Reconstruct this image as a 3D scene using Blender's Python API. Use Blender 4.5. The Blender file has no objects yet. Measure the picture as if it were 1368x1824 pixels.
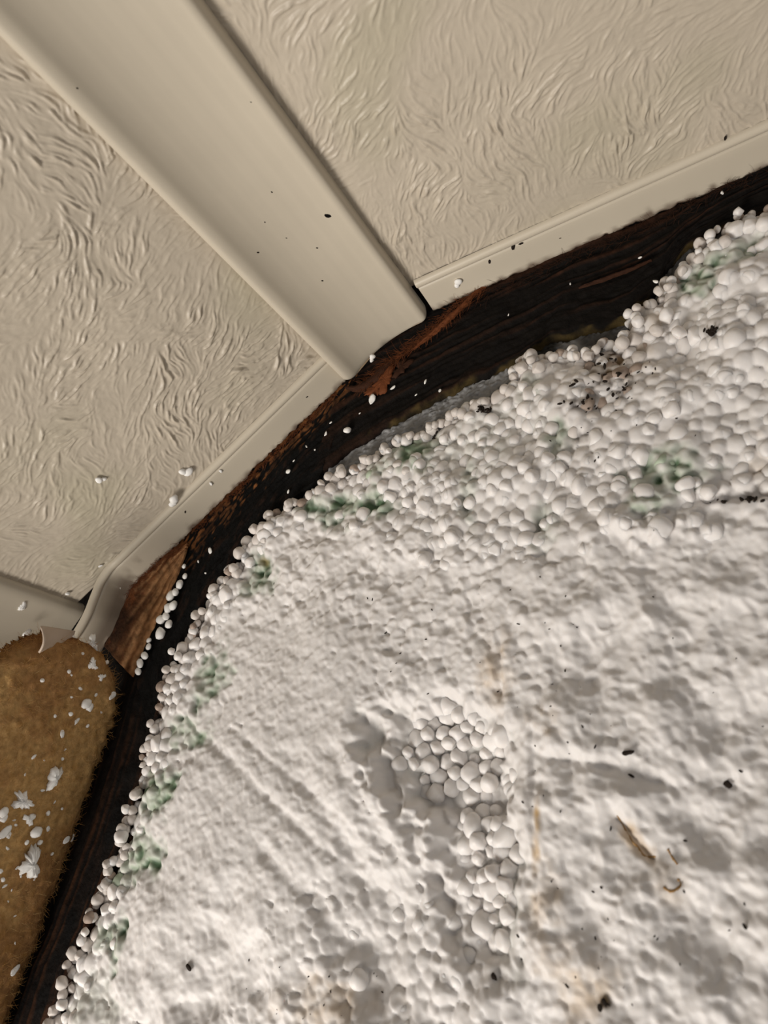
import bpy, math, random
import numpy as np
from mathutils import Matrix, Vector

# ------------------------------------------------------------------ camera, world, light, exposure
MM = 0.001
F = 1317.0
CX, CY = 684.0, 912.0
# rows: room axes (x along the roof edge, y into the side wall, z up) seen from the lens (x right, y down, z ahead)
ROT = np.array([[0.87427319, -0.28106349, -0.39578996],
                [0.48024733, 0.38191954, 0.78962014],
                [-0.07077347, -0.88042080, 0.46888201]])
CAM = np.array([88.531, -190.0, -178.348])

scene = bpy.context.scene
cam_data = bpy.data.cameras.new('camera')
cam = bpy.data.objects.new('camera', cam_data)
scene.collection.objects.link(cam)
scene.camera = cam
cam_data.sensor_width = 36
cam_data.sensor_fit = 'AUTO'
cam_data.lens = 36 * F / 1824
cam_data.clip_start = 0.005
cam_data.clip_end = 20
cx, cy, cz = ROT[:, 0], -ROT[:, 1], -ROT[:, 2]
cam.matrix_world = Matrix(((cx[0], cy[0], cz[0], CAM[0] * MM), (cx[1], cy[1], cz[1], CAM[1] * MM),
                           (cx[2], cy[2], cz[2], CAM[2] * MM), (0, 0, 0, 1)))
cam_data.dof.use_dof = True
cam_data.dof.focus_distance = 0.245
cam_data.dof.aperture_fstop = 18.0

world = bpy.data.worlds.new('world')
scene.world = world
world.use_nodes = True
bg = world.node_tree.nodes['Background']
bg.inputs[0].default_value = (1.0, 0.93, 0.86, 1)
bg.inputs[1].default_value = 0.12

def area_light(name, loc, target, size, power, color):
    d = bpy.data.lights.new(name, 'AREA')
    d.shape = 'SQUARE'; d.size = size; d.energy = power; d.color = color
    o = bpy.data.objects.new(name, d)
    scene.collection.objects.link(o)
    o.location = loc
    o.rotation_euler = (Vector(target) - Vector(loc)).to_track_quat('-Z', 'Y').to_euler()
    return o
LDIR = np.array([-0.47, -0.45, -0.76]); LDIR /= np.linalg.norm(LDIR)
area_light('window_daylight', tuple(LDIR * 0.75 + np.array([0, 0, -0.08])), (0, 0, -0.08), 0.26, 6.6, (1.0, 0.94, 0.87))
area_light('side_fill_light', (0.62, -0.62, -0.50), (0, 0, -0.08), 0.55, 1.25, (1.0, 0.96, 0.92))  # added soft fill from the right to brighten felt and foam, no window known

vs = scene.view_settings
scene.display_settings.display_device = 'sRGB'
vs.view_transform = 'Standard'
vs.look = 'None'
vs.gamma = 1.0
vs.use_curve_mapping = False
vs.exposure = -0.18
scene.cycles.max_bounces = 6

# ------------------------------------------------------------------ helpers
rnd = random.Random(7)
rng = np.random.default_rng(11)
COL = scene.collection

def lin(r, g, b):
    c = np.array([r, g, b], float) / 255.0
    return np.where(c <= 0.04045, c / 12.92, ((c + 0.055) / 1.055) ** 2.4)

def on_plane(px, py, p0, n):
    r = ROT @ np.array([(px - CX) / F, (py - CY) / F, 1.0])
    t = ((np.asarray(p0, float) - CAM) @ n) / (r @ n)
    return CAM + t * r

N_WALL = np.array([0, -1.0, 0])
N_ROOF = np.array([0, 0, -1.0]); P_ROOF = np.array([0, 0, 9.5])
D_SLOPE = np.array([-115.0, 0, -64.8]); D_SLOPE /= np.linalg.norm(D_SLOPE)      # down the slope
N_SLOPE = np.array([64.8, 0, -115.0]); N_SLOPE /= np.linalg.norm(N_SLOPE); P_SLOPE = np.array([-17.0, 0, -5.0])
D_FRONT = np.array([-0.36809, 0, -0.92979])
N_FRONT = np.array([0.92979, 0, -0.36809]); P_FRONT = np.array([-113.38, 0, -101.03])

def on_wall(px, py, h=0.0):
    """point of the side wall (h mm proud of it) as x, z"""
    p = on_plane(px, py, (0, -h, 0), N_WALL)
    return p[0], p[2]

def wl(pts, h=0.0):
    return np.array([on_wall(a, b, h) for a, b in pts])

def project(x, y, z):
    v = np.stack([x - CAM[0], y - CAM[1], z - CAM[2]], -1) @ ROT
    return CX + F * v[..., 0] / v[..., 2], CY + F * v[..., 1] / v[..., 2]

def gnoise(shape, sx, sy=None, seed=0):
    """smooth random field, unit deviation; sx along axis 1, sy along axis 0 (samples)"""
    sy = sx if sy is None else sy
    r = np.random.default_rng(seed)
    py, px = int(min(4 * sy, shape[0])) + 8, int(min(4 * sx, shape[1])) + 8
    a = r.standard_normal((shape[0] + py, shape[1] + px))
    fy = np.fft.fftfreq(a.shape[0])[:, None]; fx = np.fft.rfftfreq(a.shape[1])[None, :]
    k = np.exp(-2 * (np.pi ** 2) * ((fx * sx) ** 2 + (fy * sy) ** 2))
    o = np.fft.irfft2(np.fft.rfft2(a) * k, s=a.shape)[:shape[0], :shape[1]]
    return (o - o.mean()) / (o.std() + 1e-9)

def sstep(a, b, x):
    t = np.clip((x - a) / (b - a), 0, 1)
    return t * t * (3 - 2 * t)

def mesh_np(name, verts, faces, colors=None, smooth=True):
    """verts in mm (N,3); faces (M,3) or (M,4) int array"""
    me = bpy.data.meshes.new(name)
    v = np.asarray(verts, np.float32) * MM
    f = np.asarray(faces, np.int32)
    k = f.shape[1]
    me.vertices.add(len(v)); me.vertices.foreach_set('co', v.ravel())
    me.loops.add(f.size); me.loops.foreach_set('vertex_index', f.ravel())
    me.polygons.add(len(f))
    me.polygons.foreach_set('loop_start', np.arange(0, f.size, k, dtype=np.int32))
    me.update(calc_edges=True)
    me.validate()
    me.polygons.foreach_set('use_smooth', np.full(len(me.polygons), smooth))
    if colors is not None:
        at = me.attributes.new('tint', 'FLOAT_COLOR', 'POINT')
        c = np.ones((len(v), 4), np.float32); c[:, :3] = colors
        at.data.foreach_set('color', c.ravel())
    return me

def link(name, me, material, parent=None):
    o = bpy.data.objects.new(name, me)
    COL.objects.link(o)
    if material is not None and len(me.materials) == 0:
        me.materials.append(material)
    if parent is not None:
        o.parent = parent
        o.matrix_parent_inverse = parent.matrix_world.inverted()
    return o

def tag(o, label=None, cat=None, group=None, kind=None):
    if label: o['label'] = label
    if cat: o['category'] = cat
    if group: o['group'] = group
    if kind: o['kind'] = kind
    return o

def grid_faces(ny, nx, mask=None):
    i = np.arange(ny * nx).reshape(ny, nx)
    f = np.stack([i[:-1, :-1], i[:-1, 1:], i[1:, 1:], i[1:, :-1]], -1)
    if mask is not None:
        f = f[mask]
    return f.reshape(-1, 4)

def compact(v, f, c=None):
    used = np.unique(f)
    m = np.full(len(v), -1, np.int64); m[used] = np.arange(len(used))
    return v[used], m[f], (None if c is None else c[used])

# ------------------------------------------------------------------ materials
def base_material(name, rough=0.6, spec=0.3):
    m = bpy.data.materials.new(name); m.use_nodes = True
    nt = m.node_tree
    b = nt.nodes['Principled BSDF']
    b.inputs['Roughness'].default_value = rough
    b.inputs['Specular IOR Level'].default_value = spec
    return m, nt, b

def add(nt, kind, **kw):
    n = nt.nodes.new(kind)
    for k, v in kw.items():
        setattr(n, k, v)
    return n

def tinted(name, rough, spec, bump_scale, bump, vary=0.12, stretch=None, sss=0.0, metallic=0.0, vary_scale=None):
    """colour carried by the surface's own 'tint', broken up by a fine noise, with fine relief"""
    m, nt, b = base_material(name, rough, spec)
    at = add(nt, 'ShaderNodeAttribute', attribute_name='tint')
    tc = add(nt, 'ShaderNodeTexCoord')
    mp = add(nt, 'ShaderNodeMapping')
    if stretch: mp.inputs['Scale'].default_value = stretch
    nt.links.new(tc.outputs['Object'], mp.inputs['Vector'])
    no = add(nt, 'ShaderNodeTexNoise'); no.inputs['Scale'].default_value = bump_scale
    no.inputs['Detail'].default_value = 5
    nt.links.new(mp.outputs['Vector'], no.inputs['Vector'])
    n2 = add(nt, 'ShaderNodeTexNoise'); n2.inputs['Scale'].default_value = vary_scale or bump_scale * 0.35
    n2.inputs['Detail'].default_value = 4
    nt.links.new(mp.outputs['Vector'], n2.inputs['Vector'])
    mr = add(nt, 'ShaderNodeMapRange')
    mr.inputs['From Min'].default_value = 0.25; mr.inputs['From Max'].default_value = 0.75
    mr.inputs['To Min'].default_value = 1 - vary; mr.inputs['To Max'].default_value = 1 + vary
    nt.links.new(n2.outputs['Fac'], mr.inputs['Value'])
    mul = add(nt, 'ShaderNodeVectorMath', operation='SCALE')
    nt.links.new(at.outputs['Color'], mul.inputs[0]); nt.links.new(mr.outputs['Result'], mul.inputs['Scale'])
    nt.links.new(mul.outputs['Vector'], b.inputs['Base Color'])
    bp = add(nt, 'ShaderNodeBump'); bp.inputs['Strength'].default_value = 1.0
    bp.inputs['Distance'].default_value = bump * MM
    nt.links.new(no.outputs['Fac'], bp.inputs['Height'])
    nt.links.new(bp.outputs['Normal'], b.inputs['Normal'])
    b.inputs['Metallic'].default_value = metallic
    if sss:
        b.inputs['Subsurface Weight'].default_value = sss
        b.inputs['Subsurface Radius'].default_value = (1.0, 0.9, 0.8)
        b.inputs['Subsurface Scale'].default_value = 1.5 * MM
    return m

def plain(name, rgb, rough, spec, bump_scale=800, bump=0.05, vary=0.06, sss=0.0):
    m, nt, b = base_material(name, rough, spec)
    tc = add(nt, 'ShaderNodeTexCoord')
    no = add(nt, 'ShaderNodeTexNoise'); no.inputs['Scale'].default_value = bump_scale
    no.inputs['Detail'].default_value = 4
    nt.links.new(tc.outputs['Object'], no.inputs['Vector'])
    mr = add(nt, 'ShaderNodeMapRange')
    mr.inputs['To Min'].default_value = 1 - vary; mr.inputs['To Max'].default_value = 1 + vary
    nt.links.new(no.outputs['Fac'], mr.inputs['Value'])
    mul = add(nt, 'ShaderNodeVectorMath', operation='SCALE')
    mul.inputs[0].default_value = lin(*rgb)
    nt.links.new(mr.outputs['Result'], mul.inputs['Scale'])
    nt.links.new(mul.outputs['Vector'], b.inputs['Base Color'])
    bp = add(nt, 'ShaderNodeBump'); bp.inputs['Distance'].default_value = bump * MM
    nt.links.new(no.outputs['Fac'], bp.inputs['Height'])
    nt.links.new(bp.outputs['Normal'], b.inputs['Normal'])
    if sss:
        b.inputs['Subsurface Weight'].default_value = sss
        b.inputs['Subsurface Radius'].default_value = (1.0, 0.9, 0.8)
        b.inputs['Subsurface Scale'].default_value = 1.5 * MM
    return m

M_VINYL = tinted('crushed_vinyl', 0.42, 0.35, 2500, 0.02, vary=0.05, vary_scale=60)
M_PLASTIC = tinted('cream_plastic', 0.38, 0.4, 1500, 0.006, vary=0.03, vary_scale=40)
M_TIMBER = tinted('rotten_timber', 0.85, 0.12, 900, 0.35, vary=0.6, vary_scale=350)
M_FOAM = tinted('white_polystyrene', 0.5, 0.25, 1400, 0.03, vary=0.02, sss=0.35)
M_SKIN = tinted('grey_embossed_metal', 0.5, 0.3, 1500, 0.05, vary=0.2, metallic=0.2)
M_FELT = tinted('brown_felt', 0.95, 0.05, 1500, 0.3, vary=0.35, vary_scale=500)
M_BEAD = plain('polystyrene_bead', (224, 220, 217), 0.45, 0.3, 900, 0.05, 0.03, sss=0.6)
M_BEAD_GREY = plain('greyed_polystyrene_bead', (205, 198, 192), 0.5, 0.25, 900, 0.06, 0.08, sss=0.3)
M_BEAD_GREEN = plain('green_stained_bead', (172, 184, 164), 0.5, 0.25, 700, 0.06, 0.12)
M_BEAD_DIRTY = plain('mouldy_bead', (158, 142, 130), 0.6, 0.2, 500, 0.1, 0.6)
M_CRUMB = plain('foam_crumb_white', (240, 238, 234), 0.5, 0.25, 1200, 0.06, 0.03)
M_FIBRE = plain('felt_fibre', (170, 128, 76), 0.8, 0.1, 300, 0.0, 0.35)
M_FIBRE_PALE = plain('pale_felt_fibre', (198, 164, 112), 0.8, 0.1, 300, 0.0, 0.3)
M_SPLINTER = plain('torn_orange_wood', (104, 58, 32), 0.75, 0.15, 500, 0.3, 0.5)
M_SPLINTER_DARK = plain('dark_wood_fibre', (52, 30, 18), 0.8, 0.15, 500, 0.2, 0.5)
M_DIRT = plain('black_dirt', (34, 26, 20), 0.8, 0.2, 600, 0.1, 0.4)
M_NICK = plain('black_nick', (14, 11, 9), 0.8, 0.1)
M_GLUE = plain('amber_dried_glue', (150, 116, 70), 0.5, 0.3, 500, 0.1, 0.3)

# ------------------------------------------------------------------ wallpapered panels (setting)
VINYL = lin(188, 177, 160)

def wrinkles(ny, nx, step, base_angle, seed):
    """crushed relief: noise smeared along a wandering direction field; axis 1 = first panel axis"""
    yy0, xx0 = np.mgrid[0:ny, 0:nx].astype(float)
    src = gnoise((ny, nx), 0.2 / step, seed=seed + 2)
    wander = 0.4 * gnoise((ny, nx), 14 / step, seed=seed) + 0.3 * gnoise((ny, nx), 4.0 / step, seed=seed + 1) + 0.2 * gnoise((ny, nx), 1.0 / step, seed=seed + 7)
    layers = []
    for off in (0.0, 0.75):
        ca, sa = np.cos(base_angle + wander + off), np.sin(base_angle + wander + off)
        acc = src.copy()
        for sgn in (1, -1):
            xx, yy = xx0.copy(), yy0.copy()
            for k in range(9):
                ix = np.clip(xx, 0, nx - 1).astype(int); iy = np.clip(yy, 0, ny - 1).astype(int)
                xx += sgn * ca[iy, ix] * 0.27 / step; yy += sgn * sa[iy, ix] * 0.27 / step
                xi = np.clip(xx, 0, nx - 1.001); yi = np.clip(yy, 0, ny - 1.001)
                x0 = xi.astype(int); y0 = yi.astype(int)
                x1, y1 = np.minimum(x0 + 1, nx - 1), np.minimum(y0 + 1, ny - 1)
                fx, fy = xi - x0, yi - y0
                acc += (src[y0, x0] * (1 - fx) * (1 - fy) + src[y0, x1] * fx * (1 - fy)
                        + src[y1, x0] * (1 - fx) * fy + src[y1, x1] * fx * fy) * (1 - (k / 11.0) ** 2)
        layers.append((acc - acc.mean()) / acc.std())
    pick = sstep(-0.1, 0.5, gnoise((ny, nx), 4.5 / step, seed=seed + 9) - 0.3)
    acc = layers[0] * (1 - pick) + layers[1] * pick
    ridge = np.where(acc > 0.1, 0.1 + (acc - 0.1) * 1.5, acc * 0.4)
    amp = 0.4 + 0.75 * sstep(-1.0, 0.9, gnoise((ny, nx), 9 / step, seed=seed + 3))
    return ridge * amp + 0.15 * gnoise((ny, nx), 0.5 / step, seed=seed + 5), gnoise((ny, nx), 14 / step, seed=seed + 4)

def panel(name, origin, d1, n, len1, y_from, y_to, step, base_angle, seed, height):
    """sheet spanned by d1 and the -y axis, relief along n; a flat back gives it thickness"""
    nx, ny = int(len1 / step) + 1, int((y_from - y_to) / step) + 1
    s = np.linspace(0, len1, nx)[None, :]; y = np.linspace(y_from, y_to, ny)[:, None]
    h, low = wrinkles(ny, nx, step, base_angle, seed)
    edge = np.minimum(np.minimum(s / 1.5, 1), np.minimum((y_from - y) / 1.5, 1))
    h = height * h * np.clip(edge, 0, 1) + 0.25 * low
    P = (origin[None, None, :] + s[..., None] * d1 + y[..., None] * np.array([0, 1.0, 0]) + h[..., None] * n)
    stain = sstep(0.4, 2.2, gnoise((ny, nx), 10 / step, seed=seed + 8))[..., None]
    col = VINYL * (1 - 0.10 * stain) * np.array([1, 1, 1]) + stain * np.array([0, 0.008, -0.01])
    v = P.reshape(-1, 3); c = np.broadcast_to(col, P.shape).reshape(-1, 3)
    f = grid_faces(ny, nx)
    # back corners + rim
    i = np.arange(ny * nx).reshape(ny, nx)
    ring = np.concatenate([i[0, :-1], i[:-1, -1], i[-1, :0:-1], i[:0:-1, 0]])
    back = v[ring] - n * 3.0
    b0 = len(v); k = len(ring)
    rim = np.stack([ring, b0 + np.arange(k), b0 + (np.arange(k) + 1) % k, np.roll(ring, -1)], -1)
    v = np.concatenate([v, back]); c = np.concatenate([c, c[ring]])
    return link(name, mesh_np(name, v, np.concatenate([f, rim]), c), M_VINYL)

STEP = 0.32
roof = panel('ceiling', P_ROOF + np.array([8.7, 0, 0]), np.array([1.0, 0, 0]), N_ROOF, 185, -13.0, -185, STEP, 0.75, 100, 0.165)
tag(roof, 'cream crushed-texture ceiling panel right of the cover strip', 'ceiling', kind='structure')
slope = panel('wall_front', np.array([8.7, 0, 9.5]), D_SLOPE, N_SLOPE, 163.5, -12.5, -185, STEP, 2.6, 200, 0.17)
tag(slope, 'cream crushed-texture sloping wall panel left of the cover strip', 'wall', kind='structure')

# ------------------------------------------------------------------ cover strip over the fold
PLASTIC = lin(196, 186, 168)

def sweep(profile, stations, place, col_fn=None):
    """profile: (k,2); place(p2, station) -> xyz"""
    V, Cc = [], []
    for st in stations:
        V.append([place(p, st) for p in profile])
    V = np.array(V)
    ny, nx = V.shape[:2]
    f = grid_faces(ny, nx)
    return V.reshape(-1, 3), f, ny, nx

def smooth_line(pts, n):
    pts = np.asarray(pts, float)
    d = np.r_[0, np.cumsum(np.linalg.norm(np.diff(pts, axis=0), axis=1))]
    # Catmull-Rom through the points
    out = []
    ts = np.linspace(0, d[-1], n)
    for t in ts:
        i = min(np.searchsorted(d, t, 'right') - 1, len(pts) - 2)
        u = (t - d[i]) / (d[i + 1] - d[i])
        p0, p1, p2, p3 = pts[max(i - 1, 0)], pts[i], pts[i + 1], pts[min(i + 2, len(pts) - 1)]
        out.append(0.5 * ((2 * p1) + (-p0 + p2) * u + (2 * p0 - 5 * p1 + 4 * p2 - p3) * u * u + (-p0 + 3 * p1 - 3 * p2 + p3) * u ** 3))
    return np.array(out)

strip_prof = smooth_line([(-17.8, -5.2), (-18.1, -6.9), (-17.3, -8.5), (-15.6, -9.1), (-13.6, -8.0), (-11.0, -5.2), (-7.5, -2.3),
                          (-2.5, 0.6), (3.5, 2.8), (9.0, 4.0), (13.0, 4.4), (15.5, 4.4), (16.9, 5.2), (17.5, 7.2), (17.5, 9.6)], 72)
yst = np.concatenate([[-0.6, -0.7, -1.0, -1.5, -2.2, -3.2], np.linspace(-5, -230, 90)])
def place_strip(p, y):
    e = np.clip((y + 3.2) / 2.6, 0, 1)           # rounding at the open end
    q = np.array(p)
    c = np.array([0.5, 3.8])
    k = 1 - 0.10 * e ** 2.5
    q = c + (q - c) * np.array([1 - 0.02 * e ** 2.5, k])
    x = q[0]
    yy = y - 0.6 * math.exp(-((x - 17.5) / 2.5) ** 2) * e - 1.0 * math.exp(-((x + 17.5) / 2.5) ** 2) * e
    return (q[0], yy, q[1])
v, f, ny, nx = sweep(strip_prof, yst, place_strip)
vy = v[:, 1]
nz = gnoise((ny, nx), 3, 2, seed=5).ravel()
dirt = sstep(-1.5, -0.5, vy + 0.3 * nz)[:, None] * (vy > -3)[:, None]
stripe = (0.012 * np.sin(v[:, 0] * 1.3) + 0.008 * np.sin(v[:, 0] * 3.1))[:, None]
c = PLASTIC * (1 + stripe) * (1 - 0.55 * dirt) + lin(96, 70, 50) * 0.45 * dirt
# closed end
cap = np.arange(nx)
cc = len(v)
v = np.concatenate([v, [[0.5, -0.5, 4.0]]]); c = np.concatenate([c, [lin(150, 130, 105)]])
tri = np.stack([cap[:-1], cap[1:], np.full(nx - 1, cc), np.full(nx - 1, cc)], -1)
me = mesh_np('cover_strip', v, f, c)
strip = link('cover_strip', me, M_PLASTIC)
capm = mesh_np('end_face', np.concatenate([v[:nx], [[0.5, -0.5, 4.0]]]), np.stack([np.arange(nx - 1), np.arange(1, nx), np.full(nx - 1, nx)], -1),
               np.broadcast_to(lin(150, 130, 105), (nx + 1, 3)))
link('end_face', capm, M_PLASTIC, strip)
strip.name = 'trim_1'
tag(strip, 'wide cream plastic cover strip running over the fold between the two textured panels', 'cover strip', kind='structure')

# ------------------------------------------------------------------ edge trims: flange with a raised rib
def frame_path(path):
    p = np.asarray(path, float)
    t = np.gradient(p, axis=0); t /= np.linalg.norm(t, axis=1)[:, None]
    return p, t

def edge_trim(name, path, flip, label, seed, ymax=0.0, soil_shade=2.0):
    """path: (x,z) along the panel face; room side normal to its right/left"""
    p, t = frame_path(path)
    nrm = np.stack([t[:, 1], -t[:, 0]], -1) * flip
    k = len(p)
    prof = np.array([(-12.2, 0.0), (-12.0, 0.75), (-11.0, 0.9), (-9.0, 0.95), (-7, 1.0), (-5, 1.1), (-3.0, 1.25), (-1.6, 1.4), (-0.6, 1.5), (ymax, 1.4), (ymax, -0.5)])
    jit = gnoise((1, k), 2.5, seed=seed)[0] * 0.35 + gnoise((1, k), 0.8, seed=seed + 1)[0] * 0.2
    V = np.zeros((k, len(prof), 3))
    for j, (y, h) in enumerate(prof):
        V[:, j, 0] = p[:, 0] + nrm[:, 0] * h; V[:, j, 2] = p[:, 1] + nrm[:, 1] * h
        V[:, j, 1] = y + (jit if j >= 8 else 0)
    nzz = gnoise((k, len(prof)), 1.0, 2.0, seed=seed + 2)
    dirt = sstep(-2.3 + 0, 0.2, prof[None, :, 1] * 0 + prof[None, :, 0] + 0.7 * nzz)[..., None]
    end = sstep(soil_shade, soil_shade + 0.08, np.linspace(0, 1, k)[:, None] + 0.03 * nzz)[..., None]  # brown dirt and grey shadow both painted into the lower end
    dirt = np.maximum(dirt, end * 0.85 * sstep(-11.5, -4, prof[None, :, 0])[..., None])
    col = PLASTIC * (1 - dirt * 0.75) + lin(70, 40, 22) * dirt * 0.7
    o = link(name, mesh_np(name, V.reshape(-1, 3), grid_faces(k, len(prof)), col.reshape(-1, 3)), M_PLASTIC)
    # the rib: half round bead next to the wallpaper
    a = np.linspace(0, math.pi, 11)
    rp = np.stack([-14.0 - 1.75 * np.cos(a), 0.1 + 1.75 * np.sin(a)], -1)
    V = np.zeros((k, 11, 3))
    for j, (y, h) in enumerate(rp):
        V[:, j, 0] = p[:, 0] + nrm[:, 0] * h; V[:, j, 2] = p[:, 1] + nrm[:, 1] * h; V[:, j, 1] = y
    rib = link('rib', mesh_np('rib', V.reshape(-1, 3), grid_faces(k, 11), np.broadcast_to(PLASTIC * 1.02, (k * 11, 3))), M_PLASTIC, o)
    tag(o, label, 'edge trim', kind='structure')
    return o
pathB = np.stack([np.linspace(19.5, 190, 340), np.full(340, 9.4)], -1)
edge_trim('trim_2', pathB, 1, 'narrow cream edge trim with a rib along the bottom of the ceiling panel', 30)
a0 = np.array([-17.0, -5.0]); dS = D_SLOPE[[0, 2]]
L = [a0 + dS * s for s in np.linspace(-3, 113, 24)]
L += [a0 + dS * 118 + np.array([0.6, -1.6]), a0 + dS * 122 + np.array([1.6, -5]), a0 + dS * 126 + np.array([2.2, -10.0]), a0 + dS * 131 + np.array([1.2, -14.5]), a0 + dS * 138 + np.array([-0.5, -17.0])]
pathA = smooth_line(L, 330)
edge_trim('trim_3', pathA, -1, 'narrow cream edge trim with a rib along the sloping panel, bent at its lower end', 40, -0.4, 0.72)

# lower cover strip beyond the sloping panel
d2 = np.array([-0.62, 0, -0.785]); n2 = np.array([0.785, 0, -0.62]); p2 = np.array([-133.0, 0, -70.5])
prof = smooth_line([(-1.2, -1.2), (-1.0, 0.8), (0.6, 1.9), (3, 2.2), (9, 1.6), (18, 1.2), (27, 1.8), (33, 2.4), (35, 0.8), (35.2, -1.0)], 40)
v, f, ny, nx = sweep(prof, np.linspace(-9.5, -120, 50), lambda p, y: p2 + d2 * p[0] + n2 * p[1] + np.array([0, y, 0]))
low = link('trim_4', mesh_np('trim_4', v, f, np.broadcast_to(PLASTIC * 0.93, (len(v), 3))), M_PLASTIC)
tag(low, 'lower cream cover strip above the brown felt pad at the left edge', 'cover strip', kind='structure')

# ------------------------------------------------------------------ slabs between two outlines on the wall
def resample(pts, n):
    pts = np.asarray(pts, float)
    d = np.r_[0, np.cumsum(np.linalg.norm(np.diff(pts, axis=0), axis=1))]
    t = np.linspace(0, d[-1], n)
    return np.stack([np.interp(t, d, pts[:, 0]), np.interp(t, d, pts[:, 1])], -1), d[-1]

def slab(name, top, bot, step, material, y_front, y_back, relief, color_fn, seed, parent=None, grain=(9.0, 0.5), ragged=0.5):
    """a board on the wall between the (x,z) lines top and bot; front relief runs along it"""
    _, ln = resample(top, 2)
    n = int(ln / step) + 2
    A, _ = resample(top, n); B, _ = resample(bot, n)
    w = np.median(np.linalg.norm(A - B, axis=1))
    m = max(int(w / step), 4) + 1
    t = np.linspace(0, 1, m)[:, None, None]
    XZ = A[None] * (1 - t) + B[None] * t
    g1 = gnoise((m, n), grain[0] / step, grain[1] / step, seed=seed)
    g2 = gnoise((m, n), 3.0 / step, 2.0 / step, seed=seed + 1)
    g3 = gnoise((m, n), 0.8 / step, 0.5 / step, seed=seed + 2)
    rag = gnoise((1, n), 1.2 / step, seed=seed + 3)[0] * ragged
    tt = np.linspace(0, 1, m)[:, None]
    nrm = (B - A) / (np.linalg.norm(B - A, axis=1)[:, None] + 1e-9)
    XZ = XZ + (nrm * rag[:, None])[None] * (tt[..., None] ** 3)
    y = y_front - relief * (0.55 * g1 + 0.6 * g2 + 0.25 * g3)
    edge = np.minimum(1, np.minimum(tt, 1 - tt) * w / 2.0)
    y = y + (1 - edge) ** 2 * 0.5 * (y_back - y_front)
    P = np.stack([XZ[..., 0], y, XZ[..., 1]], -1)
    col = color_fn(tt + 0 * g1, np.linspace(0, 1, n)[None] + 0 * g1, g1, g2, g3, P)
    v = P.reshape(-1, 3); cc = np.asarray(col).reshape(-1, 3)
    f = grid_faces(m, n)
    i = np.arange(m * n).reshape(m, n)
    ring = np.concatenate([i[0, :-1], i[:-1, -1], i[-1, :0:-1], i[:0:-1, 0]])
    back = v[ring].copy(); back[:, 1] = y_back
    b0 = len(v); k = len(ring)
    rim = np.stack([ring, b0 + np.arange(k), b0 + (np.arange(k) + 1) % k, np.roll(ring, -1)], -1)
    v = np.concatenate([v, back]); cc = np.concatenate([cc, cc[ring]])
    return link(name, mesh_np(name, v, np.concatenate([f, rim]), cc), material, parent)

Y_SKIN = 4.0
BLACK = lin(15, 12, 10); BROWN = lin(52, 30, 18); RUST = lin(112, 66, 36); UMBER = lin(36, 22, 14)

def mixc(a, b, k):
    return a * (1 - k[..., None]) + b * k[..., None]

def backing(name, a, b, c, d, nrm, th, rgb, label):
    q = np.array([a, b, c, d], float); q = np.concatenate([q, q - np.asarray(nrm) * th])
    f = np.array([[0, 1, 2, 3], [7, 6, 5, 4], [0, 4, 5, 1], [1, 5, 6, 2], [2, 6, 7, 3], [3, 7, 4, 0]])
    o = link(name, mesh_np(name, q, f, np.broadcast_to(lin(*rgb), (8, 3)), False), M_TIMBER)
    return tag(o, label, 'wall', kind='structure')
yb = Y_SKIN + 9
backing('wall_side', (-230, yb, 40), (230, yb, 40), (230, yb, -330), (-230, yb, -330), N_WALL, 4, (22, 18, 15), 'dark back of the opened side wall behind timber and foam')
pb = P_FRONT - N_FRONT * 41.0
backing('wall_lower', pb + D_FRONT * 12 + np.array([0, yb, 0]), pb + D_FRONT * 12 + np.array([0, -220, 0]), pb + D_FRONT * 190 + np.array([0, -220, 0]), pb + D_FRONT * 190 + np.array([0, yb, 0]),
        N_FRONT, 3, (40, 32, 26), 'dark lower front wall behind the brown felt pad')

# outer metal skin behind the gap
sk_top = wl([(1700, 230), (1500, 320), (1368, 345), (1270, 380), (1180, 430), (1100, 540), (1000, 600), (900, 640), (800, 690), (700, 740), (600, 800), (520, 860), (450, 930)], -4)
sk_bot = wl([(1700, 380), (1500, 460), (1368, 470), (1310, 500), (1240, 570), (1150, 640), (1060, 690), (950, 730), (850, 770), (750, 820), (650, 880), (580, 930), (500, 1000)], -4)
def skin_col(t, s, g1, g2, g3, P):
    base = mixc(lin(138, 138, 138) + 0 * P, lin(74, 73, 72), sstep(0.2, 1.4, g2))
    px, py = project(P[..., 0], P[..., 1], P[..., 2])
    dark = sstep(930, 960, px) * (1 - sstep(985, 1010, px)) + sstep(1110, 1150, px) * 0.75 + (1 - sstep(520, 600, px)) * 0.8  # shadow inside the gap painted into the metal along these stretches
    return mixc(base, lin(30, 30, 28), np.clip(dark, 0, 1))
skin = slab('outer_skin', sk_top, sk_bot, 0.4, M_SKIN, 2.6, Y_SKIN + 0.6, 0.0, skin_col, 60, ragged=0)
me = skin.data
co = np.empty(len(me.vertices) * 3, np.float32); me.vertices.foreach_get('co', co); co = co.reshape(-1, 3)
n_ = int(resample(sk_top, 2)[1] / 0.4) + 2
m_ = (len(co) - 0)
_, lnA = resample(sk_top, 2)
ncol = int(lnA / 0.4) + 2
nrow = 1
while (nrow + 1) * ncol + 2 * (nrow + ncol) - 0 <= len(co): nrow += 1
emb = gnoise((nrow, ncol), 1.6, 0.8, seed=77)
co[:nrow * ncol, 1] -= (np.abs(emb) * 0.45 * MM).ravel()
me.vertices.foreach_set('co', co.ravel()); me.update()
tag(skin, 'grey stucco-embossed metal outer skin showing between black timber and white foam', 'metal sheet')

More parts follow.
